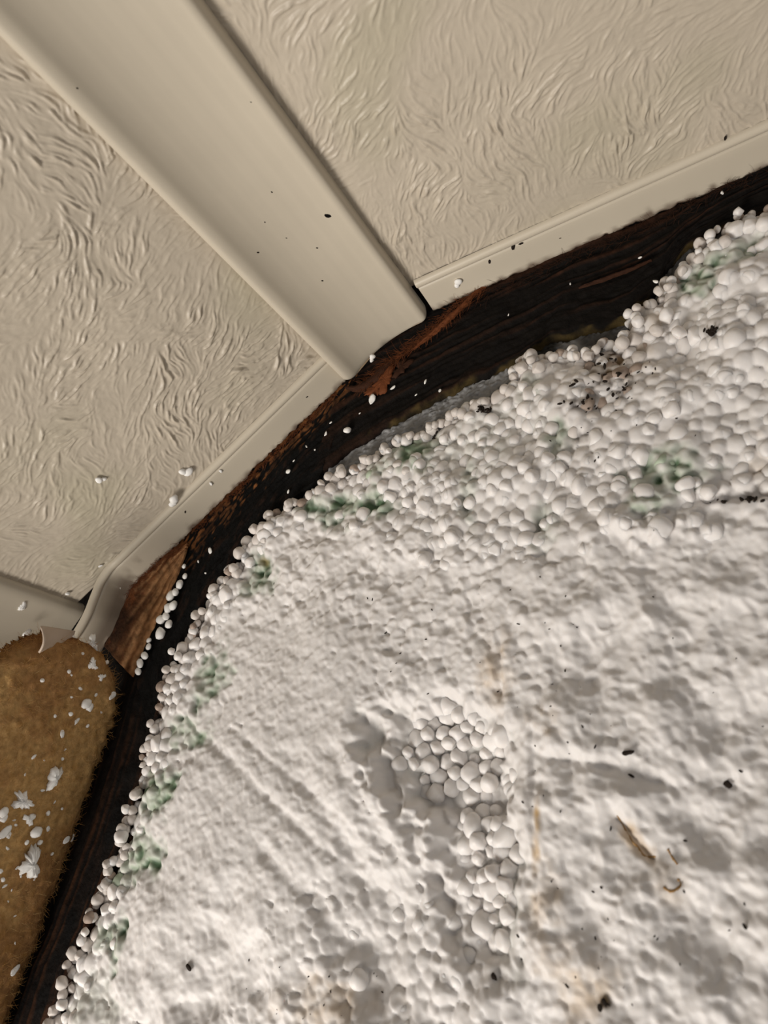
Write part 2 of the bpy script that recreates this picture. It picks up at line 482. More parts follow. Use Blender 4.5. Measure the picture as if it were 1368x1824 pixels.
# roof batten
rb_top = [(-12.0, 13.5), (60, 13.5), (120, 13.5), (190, 14.0)]
rb_bot = wl([(548, 862), (610, 806), (690, 758), (760, 718), (830, 684), (910, 648), (975, 606), (1040, 592), (1110, 570), (1165, 525), (1182, 480), (1215, 445), (1280, 408), (1330, 385), (1368, 372), (1520, 310), (1720, 220)])
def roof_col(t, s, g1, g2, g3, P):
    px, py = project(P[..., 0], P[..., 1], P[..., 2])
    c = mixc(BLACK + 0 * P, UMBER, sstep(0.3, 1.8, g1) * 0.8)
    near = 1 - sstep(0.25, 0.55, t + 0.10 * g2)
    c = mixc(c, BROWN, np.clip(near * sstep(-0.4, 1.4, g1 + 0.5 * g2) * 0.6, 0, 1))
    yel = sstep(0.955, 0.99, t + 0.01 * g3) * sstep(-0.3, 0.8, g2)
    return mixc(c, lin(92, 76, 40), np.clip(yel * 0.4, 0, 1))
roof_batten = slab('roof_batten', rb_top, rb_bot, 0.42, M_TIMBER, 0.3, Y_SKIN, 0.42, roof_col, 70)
tag(roof_batten, 'rotten black wooden batten under the ceiling panel trim, damp and split', 'batten')

# sloping batten
sb_top = [(-10.0, 0.5), (-40, -14.5), (-70, -31.5), (-96, -46.0), (-116, -59), (-122, -74)]
sb_bot = wl([(562, 864), (520, 892), (470, 945), (435, 985), (405, 1025), (370, 1070), (340, 1125), (310, 1190), (285, 1255), (262, 1300)])
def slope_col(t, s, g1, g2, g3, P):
    c = mixc(lin(9, 8, 7) + 0 * P, UMBER, sstep(0.8, 2.4, g2 + 0.4 * g3) * 0.7)  # black rot; its lower part also paints the shaded gap beside the foam
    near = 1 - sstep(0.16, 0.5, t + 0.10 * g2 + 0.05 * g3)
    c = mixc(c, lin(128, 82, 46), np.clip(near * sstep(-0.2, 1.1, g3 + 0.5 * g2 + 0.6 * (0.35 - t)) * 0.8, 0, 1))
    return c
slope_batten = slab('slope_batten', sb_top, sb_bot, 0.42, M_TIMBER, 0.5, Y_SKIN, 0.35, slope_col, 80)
tag(slope_batten, 'black mouldy wooden batten under the sloping panel trim, its lower black painted for the shaded gap', 'batten')

# front batten beside the felt
fb_top = wl([(215, 1120), (190, 1200), (165, 1285), (125, 1400), (80, 1520), (40, 1620), (0, 1720), (-40, 1830), (-80, 1940)])
fb_bot = wl([(330, 1165), (296, 1240), (280, 1310), (258, 1400), (230, 1490), (200, 1570), (170, 1650), (135, 1730), (105, 1830), (70, 1940)])
def front_col(t, s, g1, g2, g3, P):
    c = mixc(lin(16, 11, 8) + 0 * P, lin(50, 30, 17), sstep(0.0, 1.8, g1) * (0.3 + 0.7 * sstep(0.1, 0.6, s)))
    c = mixc(c, lin(64, 40, 22), sstep(0.75, 1.0, t) * sstep(-0.5, 1, g1) * 0.5)
    return mixc(c, lin(8, 7, 6), sstep(0.2, 1.2, g2) * 0.8)
front_batten = slab('front_batten', fb_top, fb_bot, 0.42, M_TIMBER, 1.2, Y_SKIN, 0.32, front_col, 90, grain=(25.0, 0.5))
tag(front_batten, 'dark brown grained batten between the brown felt pad and the foam', 'batten')

# broken wood wedge
wd_top = wl([(336, 968), (300, 985), (250, 1030), (200, 1075), (160, 1120)], 0)
wd_bot = wl([(332, 985), (322, 1012), (296, 1075), (266, 1135), (236, 1205)], 0)
def wedge_col(t, s, g1, g2, g3, P):
    c = mixc(lin(164, 122, 84) + 0 * P, lin(108, 70, 42), sstep(-1.2, 1.2, g1))
    c = mixc(c, lin(44, 26, 16), np.clip(sstep(0.25, 0.8, s) * (1 - sstep(0.5, 0.9, t)), 0, 1) * 0.95)
    return mixc(c, lin(92, 52, 28), (1 - sstep(0.1, 0.35, t + 0.1 * g3)) * 0.8)
wedge = slab('wood_block', wd_top, wd_bot, 0.35, M_TIMBER, -1.0, 0.1, 0.25, wedge_col, 95, grain=(9, 0.5), ragged=0.25)
tag(wedge, 'broken tan wood block, split to a point, below the lower end of the sloping trim', 'wood block')

# splinters and torn veneer (parts of the battens)
def sliver(name, pts, widths, h, material, parent, seed):
    """a torn length of wood lying on the batten: spine in photograph-plane points of the wall, given width and a ridge"""
    P = wl(pts, h)
    P = smooth_line(P, 26)
    w = np.interp(np.linspace(0, 1, 26), np.linspace(0, 1, len(widths)), widths)
    t = np.gradient(P, axis=0); t /= np.linalg.norm(t, axis=1)[:, None]
    nn = np.stack([-t[:, 1], t[:, 0]], -1)
    r = np.random.default_rng(seed)
    k = 9
    a = np.linspace(-1, 1, k)
    V = np.zeros((26, k, 3))
    j = r.standard_normal((26, k)) * 0.12
    for i, u in enumerate(a):
        off = nn * (w * u * (0.75 + 0.45 * np.abs(r.standard_normal(26))))[:, None]
        V[:, i, 0] = P[:, 0] + off[:, 0]; V[:, i, 2] = P[:, 1] + off[:, 1]
        V[:, i, 1] = -h - (1 - u * u) * np.minimum(w, 1.2) * 0.8 + j[:, i] + (0.8 if abs(u) == 1 else 0)
    return link(name, mesh_np(name, V.reshape(-1, 3), grid_faces(26, k), None), material, parent)
s1 = sliver('splinter', [(868, 506), (845, 522), (815, 553), (775, 588), (735, 622)], [0.15, 0.8, 1.0, 0.7, 0.15], 1.0, M_SPLINTER, roof_batten, 1)
s1['label'] = 'torn orange-brown splinter beside the end of the cover strip'
sliver('splinter', [(700, 640), (668, 672), (640, 690), (615, 690)], [0.3, 2.0, 1.6, 0.3], 1.0, M_SPLINTER_DARK, roof_batten, 3)
sliver('splinter', [(1160, 462), (1120, 480), (1070, 498), (1030, 512)], [0.1, 0.5, 0.5, 0.1], 0.9, M_SPLINTER_DARK, roof_batten, 5)

def fibres(name, pts, dirs, length, width, material, parent, seed, lift=0.3, normal=N_WALL):
    """many hair-thin torn fibres joined into one part"""
    r = np.random.default_rng(seed)
    n = len(pts)
    d = dirs + 0.5 * r.standard_normal((n, 3)); d /= np.linalg.norm(d, axis=1)[:, None]
    nm = np.broadcast_to(normal, (n, 3)) if np.ndim(normal) == 1 else normal
    side = np.cross(d, nm); side /= (np.linalg.norm(side, axis=1)[:, None] + 1e-9)
    ln = length * (0.4 + r.random(n))
    bend = r.standard_normal(n) * 0.5
    V = np.zeros((n, 5, 2, 3))
    for i in range(5):
        u = i / 4
        p = pts + d * (ln * u)[:, None] + side * (bend * ln * u * u * 0.6)[:, None] + nm * (lift * (4 * u * (1 - u)) * (0.3 + 1.2 * r.random(n)) + 0.05)[:, None]
        w = width * (1 - 0.6 * u)
        V[:, i, 0] = p - side * w; V[:, i, 1] = p + side * w
    idx = np.arange(n * 10).reshape(n, 5, 2)
    f = np.stack([idx[:, :-1, 0], idx[:, :-1, 1], idx[:, 1:, 1], idx[:, 1:, 0]], -1).reshape(-1, 4)
    o = link(name, mesh_np(name, V.reshape(-1, 3), f), material, parent)
    o['kind'] = 'stuff'
    return o
def along(poly, n, spread, seed):
    r = np.random.default_rng(seed)
    p, _ = resample(poly, 400)
    i = r.integers(0, 399, n)
    q = p[i] + r.standard_normal((n, 2)) * spread
    t = p[i + 1 - (i == 399)] - p[i]; t /= (np.linalg.norm(t, axis=1)[:, None] + 1e-9)
    return q, t
q, t = along(wl([(600, 700), (500, 795), (420, 875), (345, 945)]), 700, 1.0, 3)
fibres('wood_fibres', np.stack([q[:, 0], np.full(len(q), 0.0), q[:, 1]], -1), np.stack([t[:, 0], 0 * t[:, 0], t[:, 1]], -1), 2.6, 0.07, M_SPLINTER, slope_batten, 8)
q, t = along(wl([(1360, 300), (1180, 390), (1000, 465), (870, 520), (760, 600), (690, 660)]), 900, 1.6, 4)
fibres('wood_fibres', np.stack([q[:, 0], np.full(len(q), -0.2), q[:, 1]], -1), np.stack([t[:, 0], 0 * t[:, 0], t[:, 1]], -1), 3.4, 0.07, M_SPLINTER_DARK, roof_batten, 9)

q, t = along(wl([(866, 510), (820, 548), (775, 588), (730, 625), (690, 655), (650, 690)]), 700, 1.1, 14)
fibres('wood_fibres', np.stack([q[:, 0], np.full(len(q), -0.9), q[:, 1]], -1), np.stack([t[:, 0], 0 * t[:, 0], t[:, 1]], -1), 4.0, 0.08, M_SPLINTER, roof_batten, 15)
q, t = along(wl([(330, 975), (280, 1010), (235, 1055), (195, 1100)]), 500, 1.2, 16)
fibres('wood_fibres', np.stack([q[:, 0], np.full(len(q), -1.4), q[:, 1]], -1), np.stack([t[:, 0], 0 * t[:, 0], t[:, 1]], -1), 3.0, 0.07, M_SPLINTER, wedge, 17)
# ------------------------------------------------------------------ foam board
EDGE_PX = [(1700, 240), (1520, 330), (1368, 388), (1310, 398), (1278, 428), (1240, 462), (1196, 500), (1186, 530), (1150, 548), (1125, 560), (1128, 590), (1105, 615),
           (1045, 638), (1000, 632), (966, 645), (930, 642), (918, 700), (835, 736), (770, 762), (690, 808), (605, 858), (552, 892), (484, 930), (444, 975),
           (430, 1010), (392, 1042), (358, 1110), (332, 1160), (300, 1222), (286, 1290), (266, 1370), (240, 1450), (216, 1530), (186, 1590),
           (170, 1650), (140, 1710), (120, 1770), (104, 1830), (40, 2000)]
edge = wl(EDGE_PX, -1.0)
x0, x1, z0, z1 = -155.0, 190.0, -245.0, 4.0
FS = 0.45
nx, nz_ = int((x1 - x0) / FS) + 1, int((z1 - z0) / FS) + 1
gx, gz = np.meshgrid(np.linspace(x0, x1, nx), np.linspace(z1, z0, nz_))
poly = np.concatenate([edge, [[-153, -243], [188, -243], [188, 14]]])
inside = np.zeros(gx.shape, bool)
for i in range(len(poly)):
    ax, az = poly[i]; bx, bz = poly[(i + 1) % len(poly)]
    if az == bz: continue
    cr = (az > gz) != (bz > gz)
    inside ^= cr & (gx < (bx - ax) * (gz - az) / (bz - az) + ax)
dist = np.full(gx.shape, 1e9)
for i in range(len(edge) - 1):
    a, b = edge[i], edge[i + 1]
    ab = b - a
    t = np.clip(((gx - a[0]) * ab[0] + (gz - a[1]) * ab[1]) / (ab @ ab), 0, 1)
    dist = np.minimum(dist, np.hypot(gx - a[0] - t * ab[0], gz - a[1] - t * ab[1]))
sd = np.where(inside, dist, -dist)
PX, PY = project(gx, np.zeros_like(gx), gz)
sh = gx.shape
def blob(cx_, cy_, rx, ry, ang=0.0, soft=0.5, wob=0.0, seed=0):
    """soft elliptical patch (photo-plane units of the wall), 1 inside, ragged edge"""
    c_, s_ = math.cos(math.radians(ang)), math.sin(math.radians(ang))
    u = ((PX - cx_) * c_ + (PY - cy_) * s_) / rx; w = (-(PX - cx_) * s_ + (PY - cy_) * c_) / ry
    d = np.sqrt(u * u + w * w)
    if wob: d = d + wob * WOB
    return 1 - sstep(1 - soft, 1 + soft, d)
WOB = gnoise(sh, 2.0 / FS, seed=300) * 0.6 + gnoise(sh, 0.8 / FS, seed=301) * 0.4

def seg(x_a, y_a, x_b, y_b, w):
    ab = np.array([x_b - x_a, y_b - y_a], float)
    t = np.clip(((PX - x_a) * ab[0] + (PY - y_a) * ab[1]) / (ab @ ab), 0, 1)
    d = np.hypot(PX - x_a - t * ab[0], PY - y_a - t * ab[1])
    return np.exp(-(d / w) ** 2)

# where the beads lie bare (torn) and where the face is smeared smooth
up_line = np.interp(PX, [300, 560, 640, 800, 960, 1140, 1250, 1368, 1500], [1000, 925, 950, 985, 1000, 945, 905, 895, 880])
bare = 1 - sstep(-35, 35, PY - up_line + 26 * WOB)
bare = np.maximum(bare, 1 - sstep(7.0, 13.0, sd + 1.5 * WOB))                      # along the torn edge
pit = np.maximum(blob(800, 1345, 105, 80, 20, 0.35, 0.15), blob(855, 1540, 58, 170, -12, 0.4, 0.15))
bare = np.maximum(bare, pit)
bare = np.maximum(bare, 0.55 * blob(700, 1700, 170, 130, 30, 0.5, 0.2))
smooth_zone = np.clip(blob(560, 1230, 170, 130, 40, 0.5, 0.2) + blob(480, 1450, 230, 190, 50, 0.5, 0.2) + blob(330, 1650, 140, 200, 15, 0.5, 0.2), 0, 1)

base = 1.4 + 0.75 * gnoise(sh, 10 / FS, seed=310) + 0.42 * (1 - 0.6 * smooth_zone) * gnoise(sh, 4 / FS, seed=311)
base += 0.8 * (1 - smooth_zone) * 0.4 * gnoise(sh, 2.2 / FS, seed=312)
base += 1.1 * bare * (PY < 1010)                                                      # the torn upper part stands a little proud
base += 0.9 * bare * (PY < 1010) * gnoise(sh, 5.5 / FS, seed=316)
base += 1.2 * blob(1000, 880, 420, 110, -12, 0.6, 0.2) + 0.8 * blob(900, 900, 90, 60, 0, 0.6, 0.2)
# hollows torn out of the middle
base -= 7.0 * blob(790, 1350, 125, 100, 20, 0.38, 0.10)
base -= 6.5 * blob(845, 1530, 85, 190, -14, 0.45, 0.10)
base -= 4.2 * blob(700, 1660, 90, 180, -18, 0.6, 0.10)
base += 2.0 * blob(920, 1560, 70, 230, 2, 0.6, 0.10) + 1.6 * blob(960, 1290, 110, 70, 0, 0.6, 0.1)
base -= 2.2 * blob(1310, 1250, 120, 60, 35, 0.7, 0.2) + 1.8 * blob(1250, 1650, 200, 70, 40, 0.7, 0.2) + 1.6 * blob(1330, 1480, 140, 60, 35, 0.7, 0.2)
# ruts scraped across the left part and the drag marks on the right
for (a, b, c_, d_, w, k) in ((372, 1318, 640, 1570, 10, 0.9), (420, 1300, 600, 1450, 7, 0.6), (520, 1350, 700, 1640, 20, 1.3), (600, 1340, 720, 1560, 16, 1.0),
                             (480, 1520, 640, 1690, 16, 0.8), (650, 1290, 690, 1400, 14, 2.4), (690, 1400, 760, 1560, 14, 2.2),
                             (960, 1345, 1080, 1365, 12, 1.4), (1080, 1365, 1200, 1400, 14, 1.2), (1100, 1460, 1160, 1530, 8, 1.6), (1260, 890, 1368, 880, 9, 2.2),
                             (1140, 930, 1260, 892, 9, 1.4), (960, 945, 990, 860, 8, 1.6), (1005, 870, 1030, 760, 8, 1.4), (820, 870, 835, 920, 7, 1.4), (740, 850, 740, 900, 7, 1.2), (895, 1150, 893, 1235, 6, 1.0), (950, 1300, 962, 1660, 6, 0.8)):
    base -= k * seg(a, b, c_, d_, w)
base -= 1.0 * blob(880, 1238, 17, 15, 0, 0.5) + 1.0 * blob(1060, 1215, 15, 13, 0, 0.5) + 1.3 * blob(355, 1800, 36, 24, -10, 0.6) + 0.8 * blob(700, 1160, 14, 10, 0, .5)

right_zone = sstep(900, 1000, PX) * sstep(980, 1080, PY)
base += right_zone * (0.55 * gnoise(sh, 2.6 / FS, seed=313) + 0.5 * gnoise(sh, 7 / FS, 3.5 / FS, seed=314))
base += sstep(1500, 1620, PY) * (1 - right_zone) * 0.5 * gnoise(sh, 2.8 / FS, seed=315) * (sd > 8)

# bead lattice
SP = 4.1
cells = {}
rows = int((z1 - z0) / (SP * 0.88)) + 2; cols = int((x1 - x0) / SP) + 2
jj, ii = np.mgrid[0:rows, 0:cols]
bxc = x0 + (ii + 0.5 * (jj % 2)) * SP + rng.normal(0, 0.5, ii.shape)
bzc = z1 - jj * SP * 0.88 + rng.normal(0, 0.5, ii.shape)
brad = np.clip(rng.normal(2.3, 0.38, ii.shape), 1.4, 3.2) * np.where(bxc > 30, 1.1, 1.0)
blev = rng.normal(0, 0.5, ii.shape)
best = np.full(sh, -9.0)
cj = np.clip(np.round((z1 - gz) / (SP * 0.88)).astype(int), 0, rows - 1)
for dj in (-1, 0, 1):
    r_ = np.clip(cj + dj, 0, rows - 1)
    ci = np.clip(np.round((gx - x0) / SP - 0.5 * (r_ % 2)).astype(int), 0, cols - 1)
    for di in (-1, 0, 1):
        c_ = np.clip(ci + di, 0, cols - 1)
        d2_ = (gx - bxc[r_, c_]) ** 2 + (gz - bzc[r_, c_]) ** 2
        R_ = brad[r_, c_] * 1.18
        dome = np.sqrt(np.maximum(R_ ** 2 - d2_, 0)) - R_ + blev[r_, c_]
        best = np.maximum(best, np.where(d2_ < R_ ** 2, dome, -9))
best = np.maximum(best, -2.0)
soft = np.clip(1 - bare, 0, 1)
cut = -0.55 + 0.35 * gnoise(sh, 3 / FS, seed=320)
flat = np.minimum(best, cut) - cut                       # only the joints between cut beads show
semi = np.clip(best, -1.3, 1) * 0.5
relief = np.where(smooth_zone > 0.5, 0.16 * flat, (0.34 - 0.16 * right_zone) * flat + (0.2 + 0.2 * right_zone) * semi)
# torn sockets
sock = np.zeros(sh)
for _ in range(1100):
    k, l = rnd.randrange(rows), rnd.randrange(cols)
    x_, z_ = bxc[k, l], bzc[k, l]
    i0, j0 = int((x_ - x0) / FS), int((z1 - z_) / FS)
    w = 7
    sl = (slice(max(j0 - w, 0), max(j0 + w, 0)), slice(max(i0 - w, 0), max(i0 + w, 0)))
    if gx[sl].size == 0: continue
    rr = rnd.uniform(0.7, 1.9)
    d2_ = (gx[sl] - x_) ** 2 + (gz[sl] - z_) ** 2
    sock[sl] = np.maximum(sock[sl], np.sqrt(np.maximum(rr ** 2 - d2_, 0)) * rnd.uniform(0.3, 0.75))
fine = 0.05 * gnoise(sh, 0.5 / FS, seed=330) + 0.08 * gnoise(sh, 1.1 / FS, seed=331)
H = base + soft * (relief - 0.42 * sock * (0.28 + 0.8 * (1 - smooth_zone))) + bare * (0.8 * best - 0.1) + fine * (0.6 + soft) - 0.22 * soft * (np.abs(gnoise(sh, 1.0 / FS, seed=332)) - 0.8) * (1 - 0.55 * smooth_zone) + 0.16 * soft * np.maximum(gnoise(sh, 0.9 / FS, seed=333) - 0.9, 0)
# drop to the skin at the torn edge
drop = 1 - np.sqrt(np.clip(1 - (1 - np.clip(sd / 6.0, 0, 1)) ** 2, 0, 1))
H = H - drop * 3.6

# colour: white foam, green adhesive smears, mould and a darkened crack, amber stains
white = lin(220, 216, 213)
colr = np.broadcast_to(white, sh + (3,)).copy()
colr *= (1 - 0.05 * sstep(-0.5, 2, gnoise(sh, 14 / FS, seed=340)))[..., None]
GN = gnoise(sh, 0.7 / FS, seed=341) * 0.6 + gnoise(sh, 1.8 / FS, seed=342) * 0.6
GREENS = [(742, 800, 32, 34, 0, 1.0), (690, 805, 40, 24, -30, .7), (640, 900, 50, 22, -10, .85), (580, 910, 40, 22, 20, .6), (1200, 850, 58, 36, -20, .85), (1145, 905, 28, 16, 0, .9),
          (1000, 790, 20, 26, 0, .7), (1240, 512, 32, 24, 0, .95), (1320, 455, 46, 18, -20, .8), (1285, 470, 30, 14, -20, .7), (465, 1022, 20, 34, 10, .8), (372, 1230, 18, 50, 20, .8), (335, 1305, 30, 26, -30, .9),
          (285, 1415, 26, 40, 20, .9), (247, 1535, 28, 42, 20, .95), (188, 1665, 22, 26, 20, .7), (215, 1680, 8, 50, 8, .7), (945, 700, 16, 20, 0, .4), (860, 790, 90, 40, -20, .2), (975, 940, 20, 30, 10, .4), (840, 880, 14, 40, 0, .35), (800, 1350, 90, 60, 20, .18), (900, 1620, 30, 90, -10, .2), (160, 1790, 50, 40, 0, .3)]
greenf = np.zeros(sh)
for (a, b, rx, ry, an, k) in GREENS:
    greenf = np.maximum(greenf, k * blob(a, b, rx * 1.15, ry * 1.15, an, 0.55, 0.35))
gk = np.clip(greenf * (0.9 + 0.3 * GN), 0, 1)
gcol = mixc(lin(144, 158, 136) + 0 * colr, lin(80, 102, 77), sstep(-0.2, 1.5, GN))
colr = mixc(colr, gcol, gk)
MOULD_CRACK = [(1085, 640, 42, 34, 30, .9), (1105, 680, 36, 24, 0, .9), (1060, 720, 40, 26, -30, .5), (1268, 598, 10, 5, -10, 1.0), (1040, 780, 22, 12, -50, .5), (860, 732, 12, 5, 0, 1), (768, 765, 5, 12, 0, 1), (1335, 890, 14, 6, 0, .9),
         (1290, 890, 50, 5, -6, .6), (352, 1140, 10, 20, 10, .9), (430, 1020, 12, 8, 0, .7), (865, 1700, 10, 4, 30, 1), (1085, 1785, 14, 8, 30, .8)]  # the long thin patch darkens the crack line at the right
mk = np.zeros(sh)
for (a, b, rx, ry, an, k) in MOULD_CRACK:
    mk = np.maximum(mk, k * blob(a, b, rx, ry, an, 0.7, 0.4))
mk = np.clip(mk * sstep(-0.6, 1.0, GN + 0.3) * 1.2, 0, 1)
colr = mixc(colr, lin(58, 44, 36), mk)
AMB = [(885, 1200, 26, 52, 0, .38), (898, 1185, 6, 50, 0, .45), (962, 1480, 7, 70, 4, .75), (972, 1640, 26, 70, 5, .4), (1140, 1505, 14, 42, -35, .55), (1195, 1580, 30, 30, 0, .25), (1030, 1770, 50, 60, 0, .38), (600, 1790, 60, 50, 0, .3), (985, 1285, 26, 20, 0, .45),
       (520, 1790, 40, 30, 0, .25), (1000, 1700, 50, 30, 0, .3), (1350, 840, 20, 40, 0, .3), (1120, 650, 50, 30, 0, .3), (1180, 570, 40, 20, 0, .25), (470, 1000, 10, 8, 0, .3), (185, 1600, 16, 12, 0, .4)]
ak = np.zeros(sh)
for (a, b, rx, ry, an, k) in AMB:
    ak = np.maximum(ak, k * blob(a, b, rx, ry, an, 0.7, 0.4))
colr = mixc(colr, lin(178, 146, 96), np.clip(ak * (0.7 + 0.4 * GN), 0, 1))
# joints between beads turn darker and browner near the timber
gr = (1 - sstep(0.5, 9, sd)) * sstep(-0.7, -1.7, best)
colr = mixc(colr, lin(120, 104, 90), np.clip(gr * 0.55, 0, 1))

H = np.maximum(H, -7.5 + 0.4 * best)
H = H - 1.5 * gk * (0.6 + 0.3 * GN)
keep = sd > -0.6
fm = keep[:-1, :-1] & keep[1:, :-1] & keep[:-1, 1:] & keep[1:, 1:]
v = np.stack([gx, -H, gz], -1).reshape(-1, 3)
# the outer border of kept cells goes down to the skin
f = grid_faces(nz_, nx, fm)
v, f, c = compact(v, f, colr.reshape(-1, 3))
foam = link('foam_board', mesh_np('foam_board', v, f, c), M_FOAM)
tag(foam, 'white expanded polystyrene insulation board, torn and gouged, filling the opened side wall', 'insulation board')

# ------------------------------------------------------------------ beads
def ico(level):
    import bmesh
    bm = bmesh.new(); bmesh.ops.create_icosphere(bm, subdivisions=level, radius=1.0)
    v = np.array([p.co[:] for p in bm.verts]); f = np.array([[q.index for q in p.verts] for p in bm.faces])
    bm.free()
    return v, f
IV, IF = ico(3)
IV2, IF2 = ico(2)
def lumpy(V, seed, dent=0.10, flats=8):
    r = np.random.default_rng(seed)
    out = V * np.array([r.uniform(0.98, 1.15), r.uniform(0.9, 1.05), r.uniform(0.8, 0.95)])
    for _ in range(flats):                                   # bead faces pressed flat by neighbours
        d = r.standard_normal(3); d /= np.linalg.norm(d)
        lim = r.uniform(0.66, 0.9)
        k = out @ d
        over = np.maximum(k - lim, 0)
        out = out - (over * 0.85)[:, None] * d
    for _ in range(3):
        d = r.standard_normal(3) * 1.6
        out = out * (1 + dent * 0.35 * np.sin(V @ d + r.random() * 6))[:, None]
    return out
BEADV = [lumpy(IV, 500 + k) for k in range(8)]
BEADV2 = [lumpy(IV2, 500 + k) for k in range(8)]

def samp(A, x, z):
    i = np.clip(((x - x0) / FS).astype(int), 0, nx - 1); j = np.clip(((z1 - z) / FS).astype(int), 0, nz_ - 1)
    return A[j, i]
def rotm(r):
    q = r.standard_normal(4); q /= np.linalg.norm(q)
    w, x, y, z = q
    return np.array([[1 - 2 * (y * y + z * z), 2 * (x * y - z * w), 2 * (x * z + y * w)],
                     [2 * (x * y + z * w), 1 - 2 * (x * x + z * z), 2 * (y * z - x * w)],
                     [2 * (x * z - y * w), 2 * (y * z + x * w), 1 - 2 * (x * x + y * y)]])
bx, bz, br = bxc.ravel(), bzc.ravel(), brad.ravel()
b_pit = samp(pit, bx, bz)
b_bare, b_sd, b_px, b_py = samp(bare, bx, bz), samp(sd, bx, bz), samp(PX, bx, bz), samp(PY, bx, bz)
want = (b_sd > -0.4) & (rng.random(len(bx)) < np.maximum(np.clip((b_bare - 0.25) * 1.6, 0, 0.7), np.where(b_pit > 0.4, 0.97, 0))) & (b_px > -90) & (b_px < 1560) & (b_py < 1950)
green_at = samp(gk, bx, bz); want &= (green_at < 0.3) | (rng.random(len(bx)) < 0.15)
want &= ~((samp(smooth_zone, bx, bz) > 0.6) & (b_sd > 13))
idx = np.nonzero(want)[0]
beads = []
for i in idx:
    h = samp(base, np.array([bx[i]]), np.array([bz[i]]))[0] - samp(drop, np.array([bx[i]]), np.array([bz[i]]))[0] * 3.0
    beads.append((bx[i], -(max(h, -6.5) - ((1.12 if b_sd[i] > 5 else 0.95) if b_pit[i] < 0.4 else 0.6) * br[i] + blev.ravel()[i] * 1.2 + (0.4 if b_bare[i] > .8 else 0)), bz[i], br[i] * rng.uniform(0.9, 1.25), green_at[i], samp(mk, bx[i:i+1], bz[i:i+1])[0], b_sd[i]))
# loose row on the torn edge itself
ep, el = resample(edge, 700)
s_ = 0.0
while s_ < el:
    i = int(s_ / el * 699)
    if -60 < project(ep[i, 0], 0, ep[i, 1])[0] < 1560:
        for lay in range(2):
            r = float(np.clip(rng.normal(1.75, 0.3), 1.1, 2.5))
            beads.append((ep[i, 0] + rng.normal(0, 1.0), rng.uniform(-2.4, 2.2), ep[i, 1] + rng.normal(0, 1.0), r, 0, rng.random() * 0.45 * (rng.random() < .3), 0.0))
    s_ += rng.uniform(1.9, 3.6)
# a few standing proud of the edge, as in the torn top corner
for (a, b, r) in ((1310, 408, 2.7), (1335, 402, 2.3), (1290, 432, 2.3), (1362, 398, 2.6), (1276, 438, 2.1), (945, 632, 2.3), (930, 655, 2.2), (958, 655, 2.2), (946, 640, 1.9), (1134, 548, 1.5), (1136, 572, 1.9), (1186, 562, 2.4), (1168, 588, 2.0), (1210, 592, 2.2), (1035, 700, 2.0), (1105, 860, 2.2), (1220, 862, 2.6), (1262, 876, 2.4),
                  (305, 1160, 1.4), (708, 828, 1.9), (695, 838, 1.7), (722, 838, 1.6), (480, 915, 1.5), (488, 928, 1.6), (470, 962, 1.5)):
    p = on_wall(a, b, 2.5)
    beads.append((p[0], -2.2, p[1], r, 0, 0, -1))
cd = np.array([[b[0], b[1], b[2]] for b in beads]) - CAM
depth = cd @ ROT[:, 2]
size = np.array([b[3] for b in beads]) / depth
pxs, pys = project(np.array([b[0] for b in beads]), np.array([b[1] for b in beads]), np.array([b[2] for b in beads]))
inview = (pxs > 0) & (pxs < 1368) & (pys > 0) & (pys < 1824)
order = np.argsort(-(size * (inview * 1.0)))
proto = {}
def bead_mesh(k, mat):
    if (k, mat.name) not in proto:
        me = mesh_np('bead', BEADV[k], IF)
        me.materials.append(mat)
        proto[(k, mat.name)] = me
    return proto[(k, mat.name)]
def bead_mat(b):
    if b[5] > 0.35: return M_BEAD_DIRTY
    if b[4] > 0.35 and rng.random() < 0.3: return M_BEAD_GREEN
    if (b[6] < 3 and rng.random() < 0.55) or b[5] > 0.12: return M_BEAD_GREY
    return M_BEAD
rest = {}
for n_, i in enumerate(order):
    b = beads[i]
    m = bead_mat(b)
    Rm = rotm(rng)
    if n_ < 300:
        o = bpy.data.objects.new('bead', bead_mesh(int(rng.integers(8)), m))
        COL.objects.link(o)
        o.parent = foam
        M4 = Matrix([list(Rm[k] * b[3]) + [0] for k in range(3)] + [[0, 0, 0, 1]])
        o.matrix_local = Matrix.Translation((b[0] * MM, b[1] * MM, b[2] * MM)) @ M4
    else:
        rest.setdefault(m.name, []).append(BEADV[int(rng.integers(8))] @ Rm.T * b[3] + np.array(b[:3]))
mats = [bpy.data.materials[k] for k in rest]
V = np.concatenate([np.concatenate(rest[m.name]) for m in mats])
nb = [len(rest[m.name]) for m in mats]
Fs = (IF[None] + (np.arange(sum(nb)) * len(IV))[:, None, None]).reshape(-1, 3)
me = mesh_np('loose_beads', V, Fs)
for m in mats: me.materials.append(m)
me.polygons.foreach_set('material_index', np.repeat(np.arange(len(mats)), [k * len(IF) for k in nb]).astype(np.int32))
o = link('loose_beads', me, None, foam); o['kind'] = 'stuff'

